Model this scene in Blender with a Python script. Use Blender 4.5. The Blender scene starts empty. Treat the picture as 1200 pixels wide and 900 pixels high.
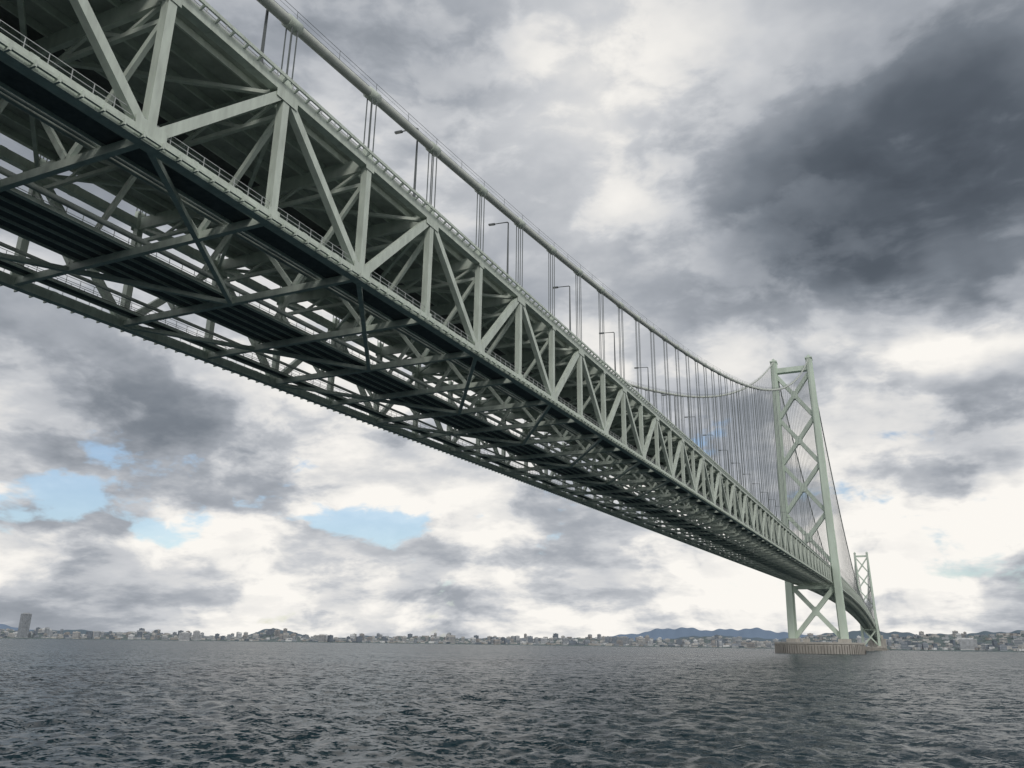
import bpy, math, numpy as np, random
from mathutils import Matrix, Vector
random.seed(7); rng=np.random.default_rng(11)
scene=bpy.context.scene
scene.view_settings.view_transform='Standard'
scene.view_settings.look='None'; scene.view_settings.exposure=0

# ------------------------------------------------------------------ helpers
def link(o,parent=None):
    scene.collection.objects.link(o)
    if parent: o.parent=parent
    return o
def quad_mesh(name,V,F,mats,MI=None,smooth=False,parent=None):
    V=np.asarray(V,np.float32);F=np.asarray(F,np.int32)
    me=bpy.data.meshes.new(name)
    me.vertices.add(len(V));me.vertices.foreach_set('co',V.ravel())
    me.loops.add(F.size);me.loops.foreach_set('vertex_index',F.ravel())
    me.polygons.add(len(F));me.polygons.foreach_set('loop_start',np.arange(len(F),dtype=np.int32)*4)
    for m in mats: me.materials.append(m)
    if MI is not None: me.polygons.foreach_set('material_index',np.asarray(MI,np.int32))
    me.polygons.foreach_set('use_smooth',np.full(len(F),bool(smooth)))
    me.update(calc_edges=True);me.validate()
    return link(bpy.data.objects.new(name,me),parent)
class MB:
    def __init__(s): s.V=[];s.F=[];s.M=[];s.n=0
    def add(s,V,F,m):
        s.V.append(V);s.F.append(F+s.n);s.M.append(np.full(len(F),m));s.n+=len(V)
    def boxes(s,A,B,w,h,ref,m=0):
        A=np.atleast_2d(np.asarray(A,float));B=np.atleast_2d(np.asarray(B,float))
        A,B=np.broadcast_arrays(A,B)
        d=B-A;d=d/np.linalg.norm(d,axis=1)[:,None]
        r=np.broadcast_to(np.asarray(ref,float),d.shape)
        a=r-d*(d*r).sum(1)[:,None];a=a/np.linalg.norm(a,axis=1)[:,None]
        b=np.cross(d,a)
        w=np.broadcast_to(w,(len(A),))[:,None]/2;h=np.broadcast_to(h,(len(A),))[:,None]/2
        c=[A-a*w-b*h,A+a*w-b*h,A+a*w+b*h,A-a*w+b*h,B-a*w-b*h,B+a*w-b*h,B+a*w+b*h,B-a*w+b*h]
        V=np.stack(c,1).reshape(-1,3)
        f=np.array([[0,3,2,1],[4,5,6,7],[0,1,5,4],[1,2,6,5],[2,3,7,6],[3,0,4,7]])
        F=(np.arange(len(A))[:,None,None]*8+f[None]).reshape(-1,4)
        s.add(V,F,m)
    def tube(s,P,r,k=8,m=0):
        P=np.asarray(P,float);n=len(P);r=np.broadcast_to(r,(n,))
        T=np.gradient(P,axis=0);T/=np.linalg.norm(T,axis=1)[:,None]
        ref=np.array([1.,0,0]) if abs(T[0,0])<.9 else np.array([0,0,1.])
        a=ref-T*(T@ref)[:,None];a/=np.linalg.norm(a,axis=1)[:,None];b=np.cross(T,a)
        t=np.arange(k)*2*np.pi/k
        V=(P[:,None]+r[:,None,None]*(a[:,None]*np.cos(t)[None,:,None]+b[:,None]*np.sin(t)[None,:,None])).reshape(-1,3)
        i=np.arange(n-1)[:,None]*k;j=np.arange(k)[None];j2=(j+1)%k
        F=np.stack([i+j,i+j2,i+k+j2,i+k+j],-1).reshape(-1,4)
        s.add(V,F,m)
    def obj(s,name,mats,parent=None,smooth=False):
        return quad_mesh(name,np.concatenate(s.V),np.concatenate(s.F),mats,np.concatenate(s.M),smooth,parent)
def empty(name):
    e=bpy.data.objects.new(name,None);return link(e)
def mat(name,col,rough=.6,var=.15,scale=.5,metal=0,streak=False,spec=.4):
    m=bpy.data.materials.new(name);m.use_nodes=True;nt=m.node_tree;N=nt.nodes;L=nt.links
    b=N['Principled BSDF'];b.inputs['Roughness'].default_value=rough;b.inputs['Metallic'].default_value=metal
    b.inputs['Specular IOR Level'].default_value=spec
    tc=N.new('ShaderNodeTexCoord');no=N.new('ShaderNodeTexNoise');no.inputs['Scale'].default_value=scale
    no.inputs['Detail'].default_value=3;no.inputs['Roughness'].default_value=.65
    if streak:
        mp=N.new('ShaderNodeMapping');mp.inputs['Scale'].default_value=(1,1,.25)
        L.new(tc.outputs['Object'],mp.inputs[0]);L.new(mp.outputs[0],no.inputs['Vector'])
    else: L.new(tc.outputs['Object'],no.inputs['Vector'])
    cr=N.new('ShaderNodeValToRGB')
    c=np.array(col)
    cr.color_ramp.elements[0].position=.3;cr.color_ramp.elements[1].position=.7
    cr.color_ramp.elements[0].color=(*(c*(1-var)),1);cr.color_ramp.elements[1].color=(*(c*(1+var*.6)),1)
    L.new(no.outputs['Fac'],cr.inputs[0]);L.new(cr.outputs[0],b.inputs['Base Color'])
    return m

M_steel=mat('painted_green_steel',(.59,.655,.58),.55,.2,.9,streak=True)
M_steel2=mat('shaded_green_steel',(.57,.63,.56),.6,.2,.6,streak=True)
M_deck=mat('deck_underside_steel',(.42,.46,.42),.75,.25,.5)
M_grate=mat('walkway_grating',(.15,.155,.155),.8,.3,1.5)
M_rail=mat('galvanised_railing',(.5,.52,.52),.5,.1,1)
M_cable=mat('cable_wrapping',(.58,.61,.56),.5,.12,.6)
M_rope=mat('hanger_rope',(.15,.17,.17),.6,.1,1)
M_tower=mat('tower_painted_steel',(.63,.73,.63),.5,.12,.12,streak=True)
M_pier=mat('pier_concrete',(.48,.46,.42),.85,.2,.15,streak=True)
M_pier2=mat('pier_fender',(.40,.38,.35),.85,.3,.4,streak=True)
M_asph=mat('asphalt',(.05,.05,.05),.9,.2,1)
M_pole=mat('lamp_pole_metal',(.11,.125,.13),.5,.1,1)
M_lampglass=mat('lamp_glass',(.7,.7,.66),.2,.05,1)

# ------------------------------------------------------------------ bridge geometry
XN=-48.28;W=35.5;XF=XN-W;XM=XN-W/2
D=14.0;P=14.2;S0=51.17
NT=57;T1=S0+NT*P;SPAN=140*P;T2=T1+SPAN
N0=-10;N1=NT+140+67
def zl(s):
    s=np.asarray(s,float);zt=40.8+.0288*T1
    side=40.8+.0288*s
    u=(s-T1)/SPAN
    main=zt+4*14.3*u*(1-u)
    far=zt-.0288*(s-T2)
    return np.where(s<T1,side,np.where(s<T2,main,far))
ZT=297.5
def zc(s):
    s=np.asarray(s,float)
    def side(t): return ZT+(54-ZT)*t-4*52.5*t*(1-t)
    u=(s-T1)/SPAN
    main=ZT-4*200.5*u*(1-u)
    return np.where(s<T1,side((T1-s)/960.),np.where(s<T2,main,side((s-T2)/960.)))
def pt(x,s,dz=0.):
    s=np.asarray(s,float);return np.stack([np.broadcast_to(np.asarray(x,float),s.shape),s,zl(s)+dz],-1)
idx=np.arange(N0,N1+1);S=S0+P*idx
near=idx<=NT+2
Xa=(1,0,0);Ya=(0,1,0);Za=(0,0,1)

bridge=empty('suspension_bridge')
# --- main trusses
tr=MB()
for x in (XN,XF):
    tr.boxes(pt(x,S[:-1]),pt(x,S[1:]),.92,1.15,Xa)
    tr.boxes(pt(x,S[:-1],D),pt(x,S[1:],D),.92,1.10,Xa)
    tr.boxes(pt(x,S,.4),pt(x,S,D-.4),.80,.86,Xa)
    ev=idx[:-1]%2==0
    s=S[:-1]
    tr.boxes(pt(x,s[ev],D-.1),pt(x,s[ev]+P,.1),.74,.92,Xa)
    tr.boxes(pt(x,s[~ev],.1),pt(x,s[~ev]+P,D-.1),.74,.92,Xa)
    # gusset plates
    od=idx%2==1
    for sg in (-1,1):
        xx=x+sg*.475
        q=S[od&near];tr.boxes(pt(xx,q-1.5,.45),pt(xx,q+1.5,.45),.03,1.75,Xa)
        q=S[(~od)&near];tr.boxes(pt(xx,q-1.5,D-.45),pt(xx,q+1.5,D-.45),.03,1.75,Xa)
        q=S[od&near];tr.boxes(pt(xx,q-.75,D-.2),pt(xx,q+.75,D-.2),.028,1.5,Xa)
        q=S[(~od)&near];tr.boxes(pt(xx,q-.75,.2),pt(xx,q+.75,.2),.028,1.5,Xa)
    # hanger anchor brackets on top of chord
    tr.boxes(pt(x,S,D+.5),pt(x,S,D+1.7),.6,1.3,Xa)
    # splice collars on chords
    q=S[:-1][near[:-1]]
    for f in (.32,.68):
        tr.boxes(pt(x,q+P*f-.35,0),pt(x,q+P*f+.35,0),.98,1.21,Xa)
        tr.boxes(pt(x,q+P*f-.35,D),pt(x,q+P*f+.35,D),.98,1.16,Xa)
# near-face service pipe with brackets along lower chord
for x,sg in ((XN,1),(XF,-1)):
    q=S[:-1][near[:-1]]
    tr.boxes(pt(x+sg*.78,q,-.25),pt(x+sg*.78,q+P,-.25),.22,.22,Xa)
    for f in np.arange(.06,1,.1249):
        tr.boxes(pt(x+sg*.46,q+P*f,-.35),pt(x+sg*1.05,q+P*f,-.35),.16,.5,Ya)
        tr.boxes(pt(x+sg*.46,q+P*f,D+.45),pt(x+sg*1.0,q+P*f,D+.75),.14,.3,Ya)
    tr.boxes(pt(x+sg*1.0,q,D+.85),pt(x+sg*1.0,q+P,D+.85),.12,.35,Xa)
tr.obj('stiffening_truss',[M_steel],bridge)

# --- cross members
cm=MB()
SS=S
cm.boxes(pt(XN-.4,SS,.05),pt(XF+.4,SS,.05),.55,.8,Ya)              # lower struts
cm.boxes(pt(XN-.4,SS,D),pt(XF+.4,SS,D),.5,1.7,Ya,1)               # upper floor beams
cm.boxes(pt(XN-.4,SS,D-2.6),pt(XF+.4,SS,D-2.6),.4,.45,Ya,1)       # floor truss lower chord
k=8
for j in range(k):                                                 # floor truss web
    xa=XN-.6-(W-1.2)*j/k;xb=XN-.6-(W-1.2)*(j+1)/k
    za,zb=(D-.6,D-2.6) if j%2==0 else (D-2.6,D-.6)
    q=SS[near];cm.boxes(pt(xa,q,za),pt(xb,q,zb),.28,.3,Ya,1)
for a,b,za,zb in ((0,.25,D-2.6,.3),(.25,.5,.3,D-2.6),(.5,.75,D-2.6,.3),(.75,1,.3,D-2.6)):
    cm.boxes(pt(XN-W*a-(.3 if a==0 else 0),SS,za),pt(XN-W*b+(.3 if b==1 else 0),SS,zb),.42,.5,Ya)
od=(idx%2==1)&(idx+2<=N1)
for x in (XN,XF):
    q=S[od];cm.boxes(pt(x,q,-.12),pt(XM,q+2*P,-.12),.5,.52,Za)      # lower K laterals
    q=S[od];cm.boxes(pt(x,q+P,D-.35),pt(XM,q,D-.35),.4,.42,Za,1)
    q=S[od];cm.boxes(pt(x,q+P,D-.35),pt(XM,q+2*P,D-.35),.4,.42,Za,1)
cm.boxes(pt(XM,S[:-1],.62),pt(XM,S[1:],.62),.35,.4,Xa)
# stringers under the carriageway
q=S[:-1]
for x in np.linspace(XN-3,XF+3,11):
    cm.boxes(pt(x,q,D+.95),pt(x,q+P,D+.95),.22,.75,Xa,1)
for x in (XN-8,XF+8):
    cm.boxes(pt(x,q,3.2),pt(x,q+P,3.2),.25,.3,Xa,0)
cm.obj('cross_frames',[M_steel,M_steel2],bridge)

# --- carriageway and walkways
dk=MB()
for a,b in ((XN-1.3,XM+2.2),(XM-2.2,XF+1.3)):
    c=(a+b)/2;w=abs(a-b)
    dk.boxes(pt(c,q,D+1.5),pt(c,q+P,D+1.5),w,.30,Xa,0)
    dk.boxes(pt(c,q,D+1.70),pt(c,q+P,D+1.70),w-1,.08,Xa,1)
dk.boxes(pt(XM,q,D+1.45),pt(XM,q+P,D+1.45),4.3,.06,Xa,2)
# edge parapets
for x in (XN-1.2,XF+1.2):
    dk.boxes(pt(x,q,D+1.95),pt(x,q+P,D+1.95),.25,.7,Xa,3)
for x in (XN-1.2,XF+1.2,XM+2.0,XM-2.0):
    for dz in (2.55,2.95):
        dk.boxes(pt(x,q,D+dz),pt(x,q+P,D+dz),.07,.07,Xa,3)
    qq=q[near[:-1]]
    for f in np.arange(0,.99,1/6):
        dk.boxes(pt(x,qq+P*f,D+1.6),pt(x,qq+P*f,D+3.0),.08,.1,Xa,3)
# lower gratings: (centre x, width, dz)
for c,w,dz in ((XN-3.2,2.6,.75),(XN-W*.62,7.2,.95),(XF+2.6,1.6,.7)):
    dk.boxes(pt(c,q,dz),pt(c,q+P,dz),w,.12,Xa,2)
    for xx in np.linspace(c-w/2,c+w/2,5 if w>3 else 2):
        dk.boxes(pt(xx,q,dz-.2),pt(xx,q+P,dz-.2),.14,.28,Xa,4)
    for sg in (-1,1):
        xx=c+sg*w/2
        qq=q[near[:-1]]
        for h in (.5,1.0):
            dk.boxes(pt(xx,qq,dz+h),pt(xx,qq+P,dz+h),.05,.05,Xa,3)
        for f in np.arange(0,.99,1/8):
            dk.boxes(pt(xx,qq+P*f,dz+.06),pt(xx,qq+P*f,dz+1.0),.05,.05,Xa,3)
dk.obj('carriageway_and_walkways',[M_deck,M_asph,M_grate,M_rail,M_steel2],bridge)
# handrail on the lower chords
hr=MB()
for x in (XN,XF):
    qq=q[near[:-1]]
    for h in (1.1,1.6): hr.boxes(pt(x+.2,qq,h),pt(x+.2,qq+P,h),.045,.045,Xa)
    for f in np.arange(.02,.99,1/8): hr.boxes(pt(x+.2,qq+P*f,.55),pt(x+.2,qq+P*f,1.62),.05,.05,Xa)
hr.obj('chord_handrails',[M_rail],bridge)
# service pipes
pp=MB()
for dx,dz,r in ((5.4,.9,.25),(6.1,.9,.25),(W-6,.9,.22),(W*.5-1.2,1.2,.3)):
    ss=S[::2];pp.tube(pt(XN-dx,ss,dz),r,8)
pp.obj('service_pipes',[M_deck],bridge,True)

# --- cables
cb=MB();hp=MB()
ss=np.concatenate([np.arange(T1-960+20,T1,8),[T1],np.arange(T1+8,T2,10),[T2],np.arange(T2+10,T2+950,10)])
for x in (XN,XF):
    cb.tube(np.stack([ss*0+x,ss,zc(ss)],1),.56,12)
    for sg in (-1,1):
        hp.tube(np.stack([ss*0+x+sg*.5,ss,zc(ss)+1.45],1),.03,4)
        hp.tube(np.stack([ss*0+x+sg*.5,ss,zc(ss)+.95],1),.02,4)
        q2=S[(idx<NT)]
        for f in (0,.5):
            A=np.stack([q2*0+x+sg*.5,q2+f*P,zc(q2+f*P)+.3],1);B=A+np.array([0,0,1.17]);hp.boxes(A,B,.04,.04,Xa)
    # bands
    for i,s in zip(idx,S):
        if abs(s-T1)<5 or abs(s-T2)<5: continue
        if i<NT+60:
            t=np.array([s-.9,s-.88,s+.88,s+.9])
            cb.tube(np.stack([t*0+x,t,zc(t)],1),[.56,.72,.72,.56],12,1)
    # hangers
    ok=(np.abs(S-T1)>5)&(np.abs(S-T2)>5)
    q2=S[ok]
    for dx in (-.36,.36):
        for dy in (-.42,.42):
            A=pt(x+dx,q2+dy,D+1.2);B=A.copy();B[:,2]=zc(q2+dy)
            g=(B[:,2]-A[:,2])>.5
            hp.boxes(A[g],B[g],.10,.10,Xa)
cb.obj('main_cables',[M_cable,M_steel],bridge,True)
hp.obj('hangers_and_handropes',[M_rope],bridge)

# --- towers
def tower(T):
    t=MB()
    zz=np.array([10,60,82,134,184,234,283,296.])
    def cx(z): return 23.25+(17.75-23.25)*(z-10)/(297-10)
    def half(z): f=(z-10)/287;return 3.9-.7*f, 7.4-2.4*f
    for sg in (-1,1):
        V=[]
        for z in zz:
            a,b=half(z);c=XM+sg*cx(z);ca,cb_=a*.72,b*.62
            pts=[(a,-cb_),(a,cb_),(ca,cb_),(ca,b),(-ca,b),(-ca,cb_),(-a,cb_),(-a,-cb_),(-ca,-cb_),(-ca,-b),(ca,-b),(ca,-cb_)]
            V+=[(c+px,T+py,z) for px,py in pts]
        V=np.array(V);k=12;n=len(zz)
        i=np.arange(n-1)[:,None]*k;j=np.arange(k)[None];j2=(j+1)%k
        F=np.stack([i+j,i+j2,i+k+j2,i+k+j],-1).reshape(-1,4)
        t.add(V,F,0)
        c=XM+sg*cx(296)
        t.boxes((c,T-5.6,296.4),(c,T+5.6,296.4),7.0,1.4,Xa)
        t.boxes((c,T-3.6,298.2),(c,T+3.6,298.2),2.6,2.4,Xa)
        t.boxes((c,T,298.5),(c,T,301.5),.3,.3,Xa)
        # horizontal field splices
        for z in np.arange(26,290,20.):
            a,b=half(z);t.boxes((XM+sg*cx(z)-a-.06,T,z),(XM+sg*cx(z)+a+.06,T,z),b*1.24+.12,.5,Ya)
        # base pedestal
        t.boxes((XM+sg*cx(10),T,9.9),(XM+sg*cx(10),T,13.5),11,17.5,Xa,1)
    def brace(z0,z1,hh,dep):
        for sg in (-1,1):
            a=(XM+sg*(cx(z0)-2.5),T+ (0.02 if sg>0 else -.02),z0);b=(XM-sg*(cx(z1)-2.5),T+(0.02 if sg>0 else -.02),z1)
            t.boxes(a,b,dep+(.1 if sg>0 else 0),hh,Ya)
        w0,w1=cx(z0),cx(z1);zm=z0+(z1-z0)*w0/(w0+w1)
        t.boxes((XM,T,zm-4.2),(XM,T,zm+4.2),6.5,dep+.5,Xa)
    brace(15,62,4.2,6.5)
    lv=[84,134,184,233,281]
    for a,b in zip(lv[:-1],lv[1:]): brace(a+1.5,b-1.5,3.7,6.0)
    z=286;t.boxes((XM-cx(z)+2,T,z),(XM+cx(z)-2,T,z),6.6,5.2,Ya)
    z=62.4;t.boxes((XM-cx(z)+2,T,z-1),(XM+cx(z)-2,T,z-1),6.0,3.2,Ya)
    t.obj('tower_legs_and_bracing',[M_tower,M_pier],bridge)
    p=MB()
    R=40
    ang=np.linspace(0,2*np.pi,65)[:-1]
    prof=[(R,-6),(R,8.4),(R+.8,8.6),(R+.8,10.2),(R-1,10.22),(.01,10.4)]
    V=np.array([(XM+r*np.cos(a),T+r*np.sin(a),z) for r,z in prof for a in ang]);k=64
    i=np.arange(len(prof)-1)[:,None]*k;j=np.arange(k)[None];j2=(j+1)%k
    p.add(V,np.stack([i+j,i+j2,i+k+j2,i+k+j],-1).reshape(-1,4),0)
    a=np.linspace(0,2*np.pi,97)[:-1]
    A=np.stack([XM+(R+.5)*np.cos(a),T+(R+.5)*np.sin(a),a*0-4],1);B=A.copy();B[:,2]=7.6+.5*np.sin(a*31)
    rf=np.stack([np.cos(a),np.sin(a),a*0],1);p.boxes(A,B,.8,1.3,rf,1)
    A=np.stack([XM+(R+.2)*np.cos(a),T+(R+.2)*np.sin(a),a*0+10.1],1);B=A+np.array([0,0,1.3]);p.boxes(A,B,.12,.12,Xa,2)
    p.boxes((XM-8,T-35,10.3),(XM-8,T-35,13.3),6,5,Xa,0)
    p.boxes((XM+R+2,T-6,4),(XM+R+8,T-6,4),9,2,Ya,1)
    p.obj('tower_foundation',[M_pier,M_pier2,M_rail],bridge)
tower(T1);tower(T2)
# far anchorage block
an=MB();an.boxes((XM,T2+965,-2),(XM,T2+965,44),70,60,Xa);an.boxes((XM,T2+968,44),(XM,T2+968,58),50,45,Xa)
an.obj('anchorage_block',[M_pier],bridge)

# ------------------------------------------------------------------ street lamps
lm=None
for kx in range(-4,100):
    s=S0+P*(2*kx-.2)
    if abs(s-T1)<6 or s>T2-8: continue
    if lm is None:
        b=MB()
        b.tube([(0,0,0),(0,0,.5),(0,0,.52),(0,0,6),(0,0,10.4)],[.22,.22,.17,.14,.10],8)
        b.tube([(0,0,10.3),(-.15,0,10.5),(-.8,0,10.56),(-2.6,0,10.68)],[.10,.10,.085,.075],8)
        b.boxes((-2.4,0,10.66),(-3.5,0,10.74),.36,.24,Ya)
        b.boxes((-2.6,0,10.53),(-3.4,0,10.59),.24,.06,Ya,1)
        b.boxes((0,0,-.1),(0,0,.06),.5,.5,Xa)
        o=b.obj('street_lamp',[M_pole,M_lampglass]);lm=o.data
    else: o=link(bpy.data.objects.new('street_lamp',lm))
    o.location=(XN-.75,s,float(zl(s))+D+1.65)

# ------------------------------------------------------------------ sea
def sea():
    az=np.radians(np.concatenate([np.arange(-180,-68,5.),np.arange(-68,20,.16),np.arange(20,180,5.)]))
    r=[0.5,3,8,14,20,25,30];
    while r[-1]<60000: r.append(r[-1]*(1.0055 if r[-1]<500 else 1.02))
    r=np.array(r);R,A=np.meshgrid(r,az,indexing='ij')
    X=R*np.sin(A);Y=R*np.cos(A);Z=np.zeros_like(X)
    sp=R*.0055
    for i in range(120):
        lam=.5*(8/.5)**(rng.random()**1.0)
        th=math.radians(215)+rng.normal()*(1.0 if lam<3 else .6)
        k=2*np.pi/lam;amp=.0044*lam*(1 if lam<3 else .62)
        # wave groups: each train comes and goes over the surface
        g=2*np.pi/(lam*rng.uniform(4,9));gt=rng.uniform(0,6.28)
        grp=.55+.45*np.sin(g*(X*math.cos(gt)+Y*math.sin(gt))+gt*7)
        ph=k*(X*math.cos(th)+Y*math.sin(th))+rng.random()*6.28
        fade=np.clip((lam/sp-2.2)/2,0,1)
        Z+=1.35*amp*fade*grp*(np.sin(ph)+.25*np.sin(2*ph+.3))
    Z*=1+.3*np.sin(X*.021+Y*.013)*np.sin(X*.009-Y*.017+1)
    n,m=X.shape
    V=np.stack([X,Y,Z],-1).reshape(-1,3)
    i=np.arange(n-1)[:,None]*m;j=np.arange(m)[None];j2=(j+1)%m
    F=np.stack([i+j,i+m+j,i+m+j2,i+j2],-1).reshape(-1,4)
    ms=bpy.data.materials.new('sea_water');ms.use_nodes=True;nt=ms.node_tree;N=nt.nodes;L=nt.links
    b=N['Principled BSDF'];b.inputs['Base Color'].default_value=(.010,.027,.036,1)
    b.inputs['Roughness'].default_value=.26;b.inputs['IOR'].default_value=1.33
    b.inputs['Specular IOR Level'].default_value=.34
    tc=N.new('ShaderNodeTexCoord')
    def V_(op,a,b_,s=None):
        n=N.new('ShaderNodeVectorMath');n.operation=op
        for v,i in ((a,0),(b_,1)):
            if v is None: continue
            if isinstance(v,tuple): n.inputs[i].default_value=v
            else: L.new(v,n.inputs[i])
        if s is not None: L.new(s,n.inputs['Scale'])
        return n.outputs[0]
    acc=None
    for sc,amp,st,dt in ((.26,.85,(1,1.6,1),1),(1.1,1.7,(1,1.5,1),1),(4.2,1.6,(1,1.2,1),2)):
        mp=N.new('ShaderNodeMapping');mp.inputs['Scale'].default_value=st;mp.inputs['Rotation'].default_value=(0,0,.6+sc*.1)
        no=N.new('ShaderNodeTexNoise');no.inputs['Scale'].default_value=sc;no.inputs['Detail'].default_value=dt
        L.new(tc.outputs['Object'],mp.inputs[0]);L.new(mp.outputs[0],no.inputs['Vector'])
        v=V_('MULTIPLY',V_('SUBTRACT',no.outputs['Color'],(.5,.5,.5)),(amp,amp,0))
        acc=v if acc is None else V_('ADD',acc,v)
    # wind patches: stretches of rougher and calmer water
    mp=N.new('ShaderNodeMapping');mp.inputs['Scale'].default_value=(1,2.6,1);mp.inputs['Rotation'].default_value=(0,0,.35)
    no=N.new('ShaderNodeTexNoise');no.inputs['Scale'].default_value=.011;no.inputs['Detail'].default_value=3
    L.new(tc.outputs['Object'],mp.inputs[0]);L.new(mp.outputs[0],no.inputs['Vector'])
    mr=N.new('ShaderNodeMapRange');L.new(no.outputs['Fac'],mr.inputs[0])
    mr.inputs[1].default_value=.35;mr.inputs[2].default_value=.65;mr.inputs[3].default_value=.7;mr.inputs[4].default_value=1.6
    acc=V_('SCALE',acc,None,mr.outputs[0])
    ge=N.new('ShaderNodeNewGeometry')
    L.new(V_('NORMALIZE',V_('ADD',acc,ge.outputs['Normal']),(0,0,0)),b.inputs['Normal'])
    return quad_mesh('sea',V,F,[ms],None,True)
sea()

# ------------------------------------------------------------------ far shore
def R0(azd): return np.interp(azd,[-75,-55,-30,-3,40],[5000,4900,4500,3790,3700])
hills=[(-40,5600,1.6,500,36),(-4,5400,2.2,700,50),(2.5,5200,3.5,700,58),(8,5000,3,600,62),(-11,6000,3,600,42),(-20,6000,4,700,25),(-56,6200,3,600,28),(-48,6000,2,600,26),(14,5200,4,800,80),(-30,6000,3,500,24)]
def th(azd,r):
    azd=np.asarray(azd,float);r=np.asarray(r,float)
    e=r-R0(azd)
    h=np.clip(e/25,-1,1)*2.5+np.clip(e,0,1800)*.013
    for a,rr,sa,sr,H in hills: h=h+H*np.exp(-((azd-a)/sa)**2-((r-rr)/sr)**2)
    h=h+3*np.sin(azd*9+r*.004)*np.clip(e/400,0,1)+2*np.sin(azd*23)*np.clip(e/400,0,1)
    return np.where(e<0,-4,h)
def land():
    az=np.arange(-80,42,.12);r=np.concatenate([np.arange(3500,6800,25),np.arange(6800,9500,150)])
    R,A=np.meshgrid(r,az,indexing='ij');Z=th(A,R)
    V=np.stack([R*np.sin(np.radians(A)),R*np.cos(np.radians(A)),Z],-1).reshape(-1,3)
    n,m=R.shape;i=np.arange(n-1)[:,None]*m;j=np.arange(m-1)[None]
    F=np.stack([i+j,i+m+j,i+m+j+1,i+j+1],-1).reshape(-1,4)
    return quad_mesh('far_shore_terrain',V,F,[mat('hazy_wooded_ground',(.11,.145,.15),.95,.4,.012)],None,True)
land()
cols=[(.40,.42,.44),(.29,.32,.36),(.48,.475,.465),(.20,.23,.27),(.36,.345,.335),(.66,.67,.68),(.16,.19,.23)]  # wall tones paler and bluer: distance haze is mixed into the colours
cm_=[mat('hazy_building_wall_%d'%i,c,.85,.25,.08) for i,c in enumerate(cols)]
cb2=MB()
def bld(mb,a,r,w,d,h,m):
    a_=math.radians(a);x=r*math.sin(a_);y=r*math.cos(a_);z=float(th(a,r))-2
    yaw=random.choice([0,.4,-.3,.9]);ref=(math.cos(yaw),math.sin(yaw),0)
    mb.boxes((x,y,z),(x,y,z+2+h),w,d,ref,m)
    if h>14:
        mb.boxes((x,y,z+2+h),(x,y,z+4.5+h),w*.3,d*.4,ref,m)
        for f in range(1,int(h/6)): mb.boxes((x,y,z+2+f*6-1.2),(x,y,z+2+f*6+1.2),w+.4,d+.4,ref,6 if m in(0,2,4,5) else 3)
for _ in range(4300):
    a=random.uniform(-74,34);r=float(R0(a))+30+1700*random.random()**1.4
    dense=.5+.5*math.sin(a*1.7)*math.sin(a*.63+1)
    if random.random()>.45+.55*dense: continue
    h=random.choice([5,6,7,8,8,9,10]) if random.random()<(.80 if a<-6 else .90) else random.uniform(13,26+(20 if a<-6 else 8)*dense)
    bld(cb2,a,r,random.uniform(12,34),random.uniform(9,18),h,random.choice([0,1,2,2,3,4,5,0,6]))
cb2.obj('distant_city_buildings',cm_)
def tall(name,a,r,w,d,h,m,floors):
    e=empty(name);mb=MB();a_=math.radians(a);x=r*math.sin(a_);y=r*math.cos(a_);z=float(th(a,r))
    mb.boxes((x,y,z-2),(x,y,z+h),w,d,Xa,0)
    mb.boxes((x,y,z+h),(x,y,z+h+4),w*.6,d*.6,Xa,0)
    mb.obj('walls',[cm_[m]],e)
    g=MB()
    zz=z+3+np.arange(floors)*(h-4)/floors
    A=np.stack([zz*0+x,zz*0+y,zz],1);g.boxes(A,A+np.array([0,0,(h-4)/floors*.45]),w+.3,d+.3,Xa,0)
    g.obj('window_bands',[cm_[6]],e)
tall('high_rise_tower',-54.4,4990,38,34,118,0,30)
tall('apartment_block',-45.5,4760,60,18,38,5,11)
tall('apartment_block',-44.8,4790,30,18,46,5,13)
tall('apartment_block',-37,4700,44,18,34,2,10)
tall('apartment_block',-16.8,4400,50,18,42,0,12)
tall('hotel_building',4.0,3850,62,24,42,5,12)
tall('apartment_block',-1.9,3900,30,20,46,5,14)
# distant mountains
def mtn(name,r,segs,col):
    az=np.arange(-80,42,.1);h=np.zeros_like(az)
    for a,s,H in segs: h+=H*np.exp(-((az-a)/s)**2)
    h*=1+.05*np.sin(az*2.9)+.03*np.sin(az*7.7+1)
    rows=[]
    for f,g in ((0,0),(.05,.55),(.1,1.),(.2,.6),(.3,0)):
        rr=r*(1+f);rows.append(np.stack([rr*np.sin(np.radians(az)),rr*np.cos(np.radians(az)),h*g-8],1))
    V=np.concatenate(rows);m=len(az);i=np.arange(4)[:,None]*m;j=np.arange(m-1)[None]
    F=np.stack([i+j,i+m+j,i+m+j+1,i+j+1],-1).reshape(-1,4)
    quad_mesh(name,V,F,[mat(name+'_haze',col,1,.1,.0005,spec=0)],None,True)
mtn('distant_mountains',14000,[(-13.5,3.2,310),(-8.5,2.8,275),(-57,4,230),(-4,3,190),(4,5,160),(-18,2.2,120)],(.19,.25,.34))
mtn('distant_hills',9500,[(-40,2,150),(-34,3,80),(-11,5,135),(-2,4,180),(7,6,210),(-25,5,85),(-52,5,100)],(.14,.18,.215))

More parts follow.
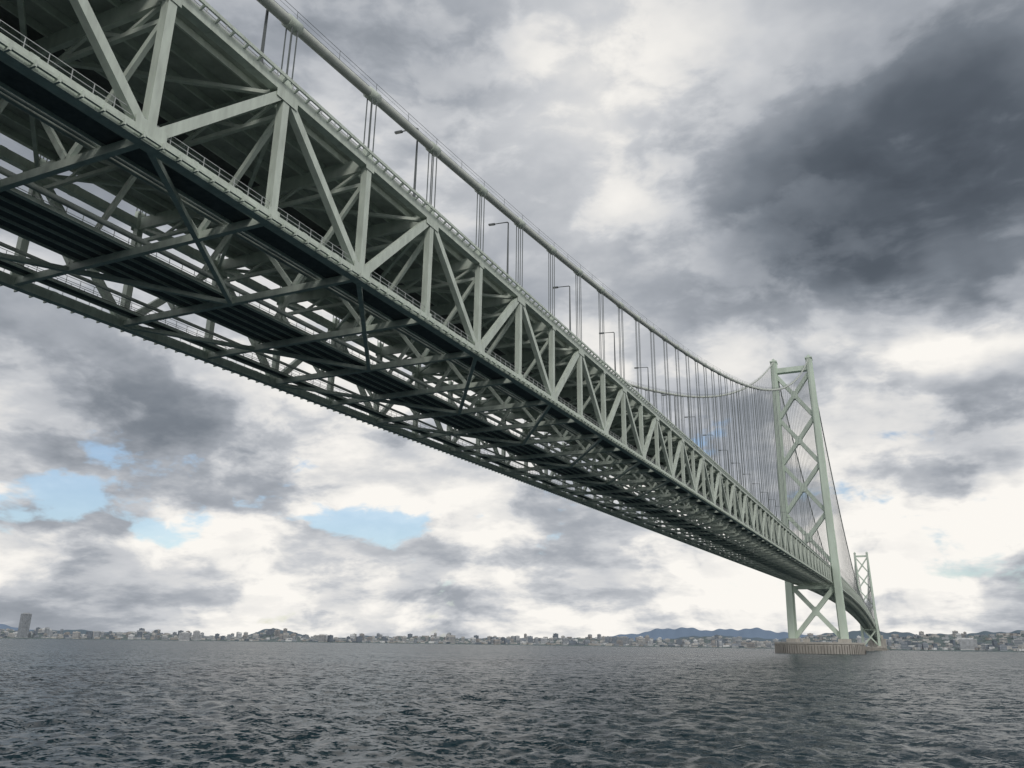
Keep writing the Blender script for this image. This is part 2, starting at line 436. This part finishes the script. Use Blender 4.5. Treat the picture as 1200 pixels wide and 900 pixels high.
# ------------------------------------------------------------------ world sky
world=bpy.data.worlds.new('World');scene.world=world;world.use_nodes=True
try:
    world.cycles.sampling_method='MANUAL';world.cycles.sample_map_resolution=256
except Exception as ex: print(ex)
nt=world.node_tree;N=nt.nodes;L=nt.links;N.clear()
def val(x,sock):
    if isinstance(x,(int,float)): sock.default_value=x
    else: L.new(x,sock)
def mth(op,a,b=None,c=None,clamp=False):
    n=N.new('ShaderNodeMath');n.operation=op;n.use_clamp=clamp;val(a,n.inputs[0])
    if b is not None: val(b,n.inputs[1])
    if c is not None: val(c,n.inputs[2])
    return n.outputs[0]
def vm(op,a,b=None,s=None):
    n=N.new('ShaderNodeVectorMath');n.operation=op
    for v,i in ((a,0),(b,1)):
        if v is None: continue
        if isinstance(v,tuple): n.inputs[i].default_value=v
        else: L.new(v,n.inputs[i])
    if s is not None: val(s,n.inputs['Scale'])
    return n.outputs[0]
def noise(v,sc,det=6,ro=.55,dist=0,col=False):
    n=N.new('ShaderNodeTexNoise');n.inputs['Scale'].default_value=sc;n.inputs['Detail'].default_value=det
    n.inputs['Roughness'].default_value=ro;n.inputs['Distortion'].default_value=dist;L.new(v,n.inputs['Vector'])
    return n.outputs['Color' if col else 'Fac']
def sstep(x,a,b,o0,o1):
    n=N.new('ShaderNodeMapRange');n.interpolation_type='SMOOTHSTEP';L.new(x,n.inputs[0])
    for i,v in enumerate((a,b,o0,o1)): n.inputs[i+1].default_value=v
    return n.outputs[0]
tc=N.new('ShaderNodeTexCoord');dirv=vm('NORMALIZE',tc.outputs['Generated'])
sx=N.new('ShaderNodeSeparateXYZ');L.new(dirv,sx.inputs[0])
zc_=mth('MAXIMUM',sx.outputs[2],0.0)
den=mth('ADD',zc_,.25)
cmb=N.new('ShaderNodeCombineXYZ');L.new(mth('DIVIDE',sx.outputs[0],den),cmb.inputs[0]);L.new(mth('DIVIDE',sx.outputs[1],den),cmb.inputs[1])
pl=cmb.outputs[0]
warp=vm('SCALE',vm('SUBTRACT',noise(dirv,3.6,4,.60,col=True),(.5,.5,.5)),s=.28)
wd=vm('NORMALIZE',vm('ADD',dirv,vm('MULTIPLY',warp,(1,1,.6))))
s2=N.new('ShaderNodeSeparateXYZ');L.new(wd,s2.inputs[0])
azn=mth('MULTIPLY',mth('ARCTAN2',s2.outputs[0],s2.outputs[1]),57.2958)
eln=mth('MULTIPLY',mth('ARCSINE',s2.outputs[2]),57.2958)
def blob(a,e,sa,se,w):
    u=mth('MULTIPLY_ADD',azn,1./sa,-a/sa);v=mth('MULTIPLY_ADD',eln,1./se,-e/se)
    q=mth('MULTIPLY_ADD',u,u,mth('MULTIPLY',v,v))
    return mth('MULTIPLY',mth('EXPONENT',mth('MULTIPLY',q,-1.0)),float(w))
def ssum(l):
    o=l[0]
    for x in l[1:]: o=mth('ADD',o,x)
    return o
blobs=[blob(7,29.5,13,7.5,.80),blob(-6,26,8,4,.24),blob(5,43,14,5,.28),blob(-36,42,14,6,.28),
 blob(-20,38,9,5,-.18),blob(-12,19,8,4,.08),blob(6,18.3,6,1.8,-.52),blob(3,14,8,2,.14),
 blob(5,8,7,2.5,-.14),blob(7.5,10.6,3,1.4,.36),blob(-46,15.5,15,3.6,.24),blob(-28,11,7,2.4,.18),blob(-57,11,5,1.5,.10),
 blob(-58,30,14,10,.15),blob(-20,4.5,60,4.6,-.15)]
sq=vm('ADD',vm('MULTIPLY',dirv,(1,1,2.1)),vm('SCALE',warp,s=.45))
pf=noise(sq,5.6,6,.56,.0)
n1=noise(pl,.95,5,.53,.0);n2=noise(pl,2.8,5,.58,.0)
# finer break-up low in the sky, smoother overhead
low=sstep(sx.outputs[2],.12,.50,1.,.55)
fine=ssum([sstep(n2,.41,.59,-.07,.07),mth('MULTIPLY_ADD',n2,.36,-.18),sstep(pf,.435,.565,-.12,.12),mth('MULTIPLY_ADD',pf,.60,-.30)])
Dn=ssum([mth('MULTIPLY_ADD',n1,.75,-.375),mth('MULTIPLY',fine,low)]+blobs)
Dn=mth('MULTIPLY',mth('ADD',Dn,.265),.8)
cr=N.new('ShaderNodeValToRGB');L.new(Dn,cr.inputs[0]);E=cr.color_ramp.elements
E[0].position=0;E[0].color=(.97,.94,.89,1);E[1].position=1;E[1].color=(.06,.073,.092,1)
for p_,c_ in ((.10,(.83,.815,.79)),(.23,(.59,.605,.63)),(.38,(.38,.405,.445)),(.58,(.19,.215,.25)),(.78,(.095,.113,.138))):
    e=E.new(p_);e.color=(*c_,1)
# blue gaps
gp=ssum([blob(-56,8,7,1.8,.52),blob(-46,8.4,7,1.8,.48),blob(-34,7,7,1.5,.50),blob(-49,11.5,4,1.4,.33),blob(-12,14.5,4.5,2,.50),blob(-5,9.5,6,1.3,.42)])
gn=noise(sq,9,5,.58,.0)
gap=mth('ADD',gp,mth('MULTIPLY_ADD',gn,2.6,-1.3))
gap=mth('SUBTRACT',gap,mth('MULTIPLY',mth('MAXIMUM',mth('SUBTRACT',eln,14.),0.),.12))
gapf=sstep(gap,.32,.60,0.,.82)
sky=N.new('ShaderNodeTexSky');sky.sky_type='NISHITA';sky.sun_disc=False
sky.sun_elevation=math.radians(38);SUNAZ=math.radians(140);sky.sun_rotation=SUNAZ
b1=N.new('ShaderNodeBackground');L.new(sky.outputs[0],b1.inputs[0]);b1.inputs[1].default_value=.12
b2=N.new('ShaderNodeBackground');L.new(cr.outputs[0],b2.inputs[0]);b2.inputs[1].default_value=1.0
mx=N.new('ShaderNodeMixShader');L.new(gapf,mx.inputs[0]);L.new(b2.outputs[0],mx.inputs[1]);L.new(b1.outputs[0],mx.inputs[2])
out=N.new('ShaderNodeOutputWorld');L.new(mx.outputs[0],out.inputs[0])
# ------------------------------------------------------------------ sun
sl=bpy.data.lights.new('sun','SUN');sl.energy=1.15;sl.angle=math.radians(12);sl.color=(1,.96,.9)
so=link(bpy.data.objects.new('sun',sl))
el=math.radians(38);sd=Vector((math.sin(SUNAZ)*math.cos(el),math.cos(SUNAZ)*math.cos(el),math.sin(el)))
so.rotation_euler=sd.to_track_quat('Z','Y').to_euler();so.location=(100,-100,200)
# ------------------------------------------------------------------ camera
cam=bpy.data.cameras.new('camera');co=link(bpy.data.objects.new('camera',cam))
pi_,ro,psi=map(math.radians,(17.865,.753,24.538))
F=np.array([-math.sin(psi)*math.cos(pi_),math.cos(psi)*math.cos(pi_),math.sin(pi_)])
R=np.array([math.cos(psi),math.sin(psi),0]);U=np.cross(R,F)
R2=math.cos(ro)*R+math.sin(ro)*U;U2=math.cos(ro)*U-math.sin(ro)*R
co.matrix_world=Matrix(((R2[0],U2[0],-F[0],0),(R2[1],U2[1],-F[1],0),(R2[2],U2[2],-F[2],5.11),(0,0,0,1)))
cam.sensor_width=36;cam.lens=28.353;cam.clip_start=.5;cam.clip_end=120000
scene.camera=co
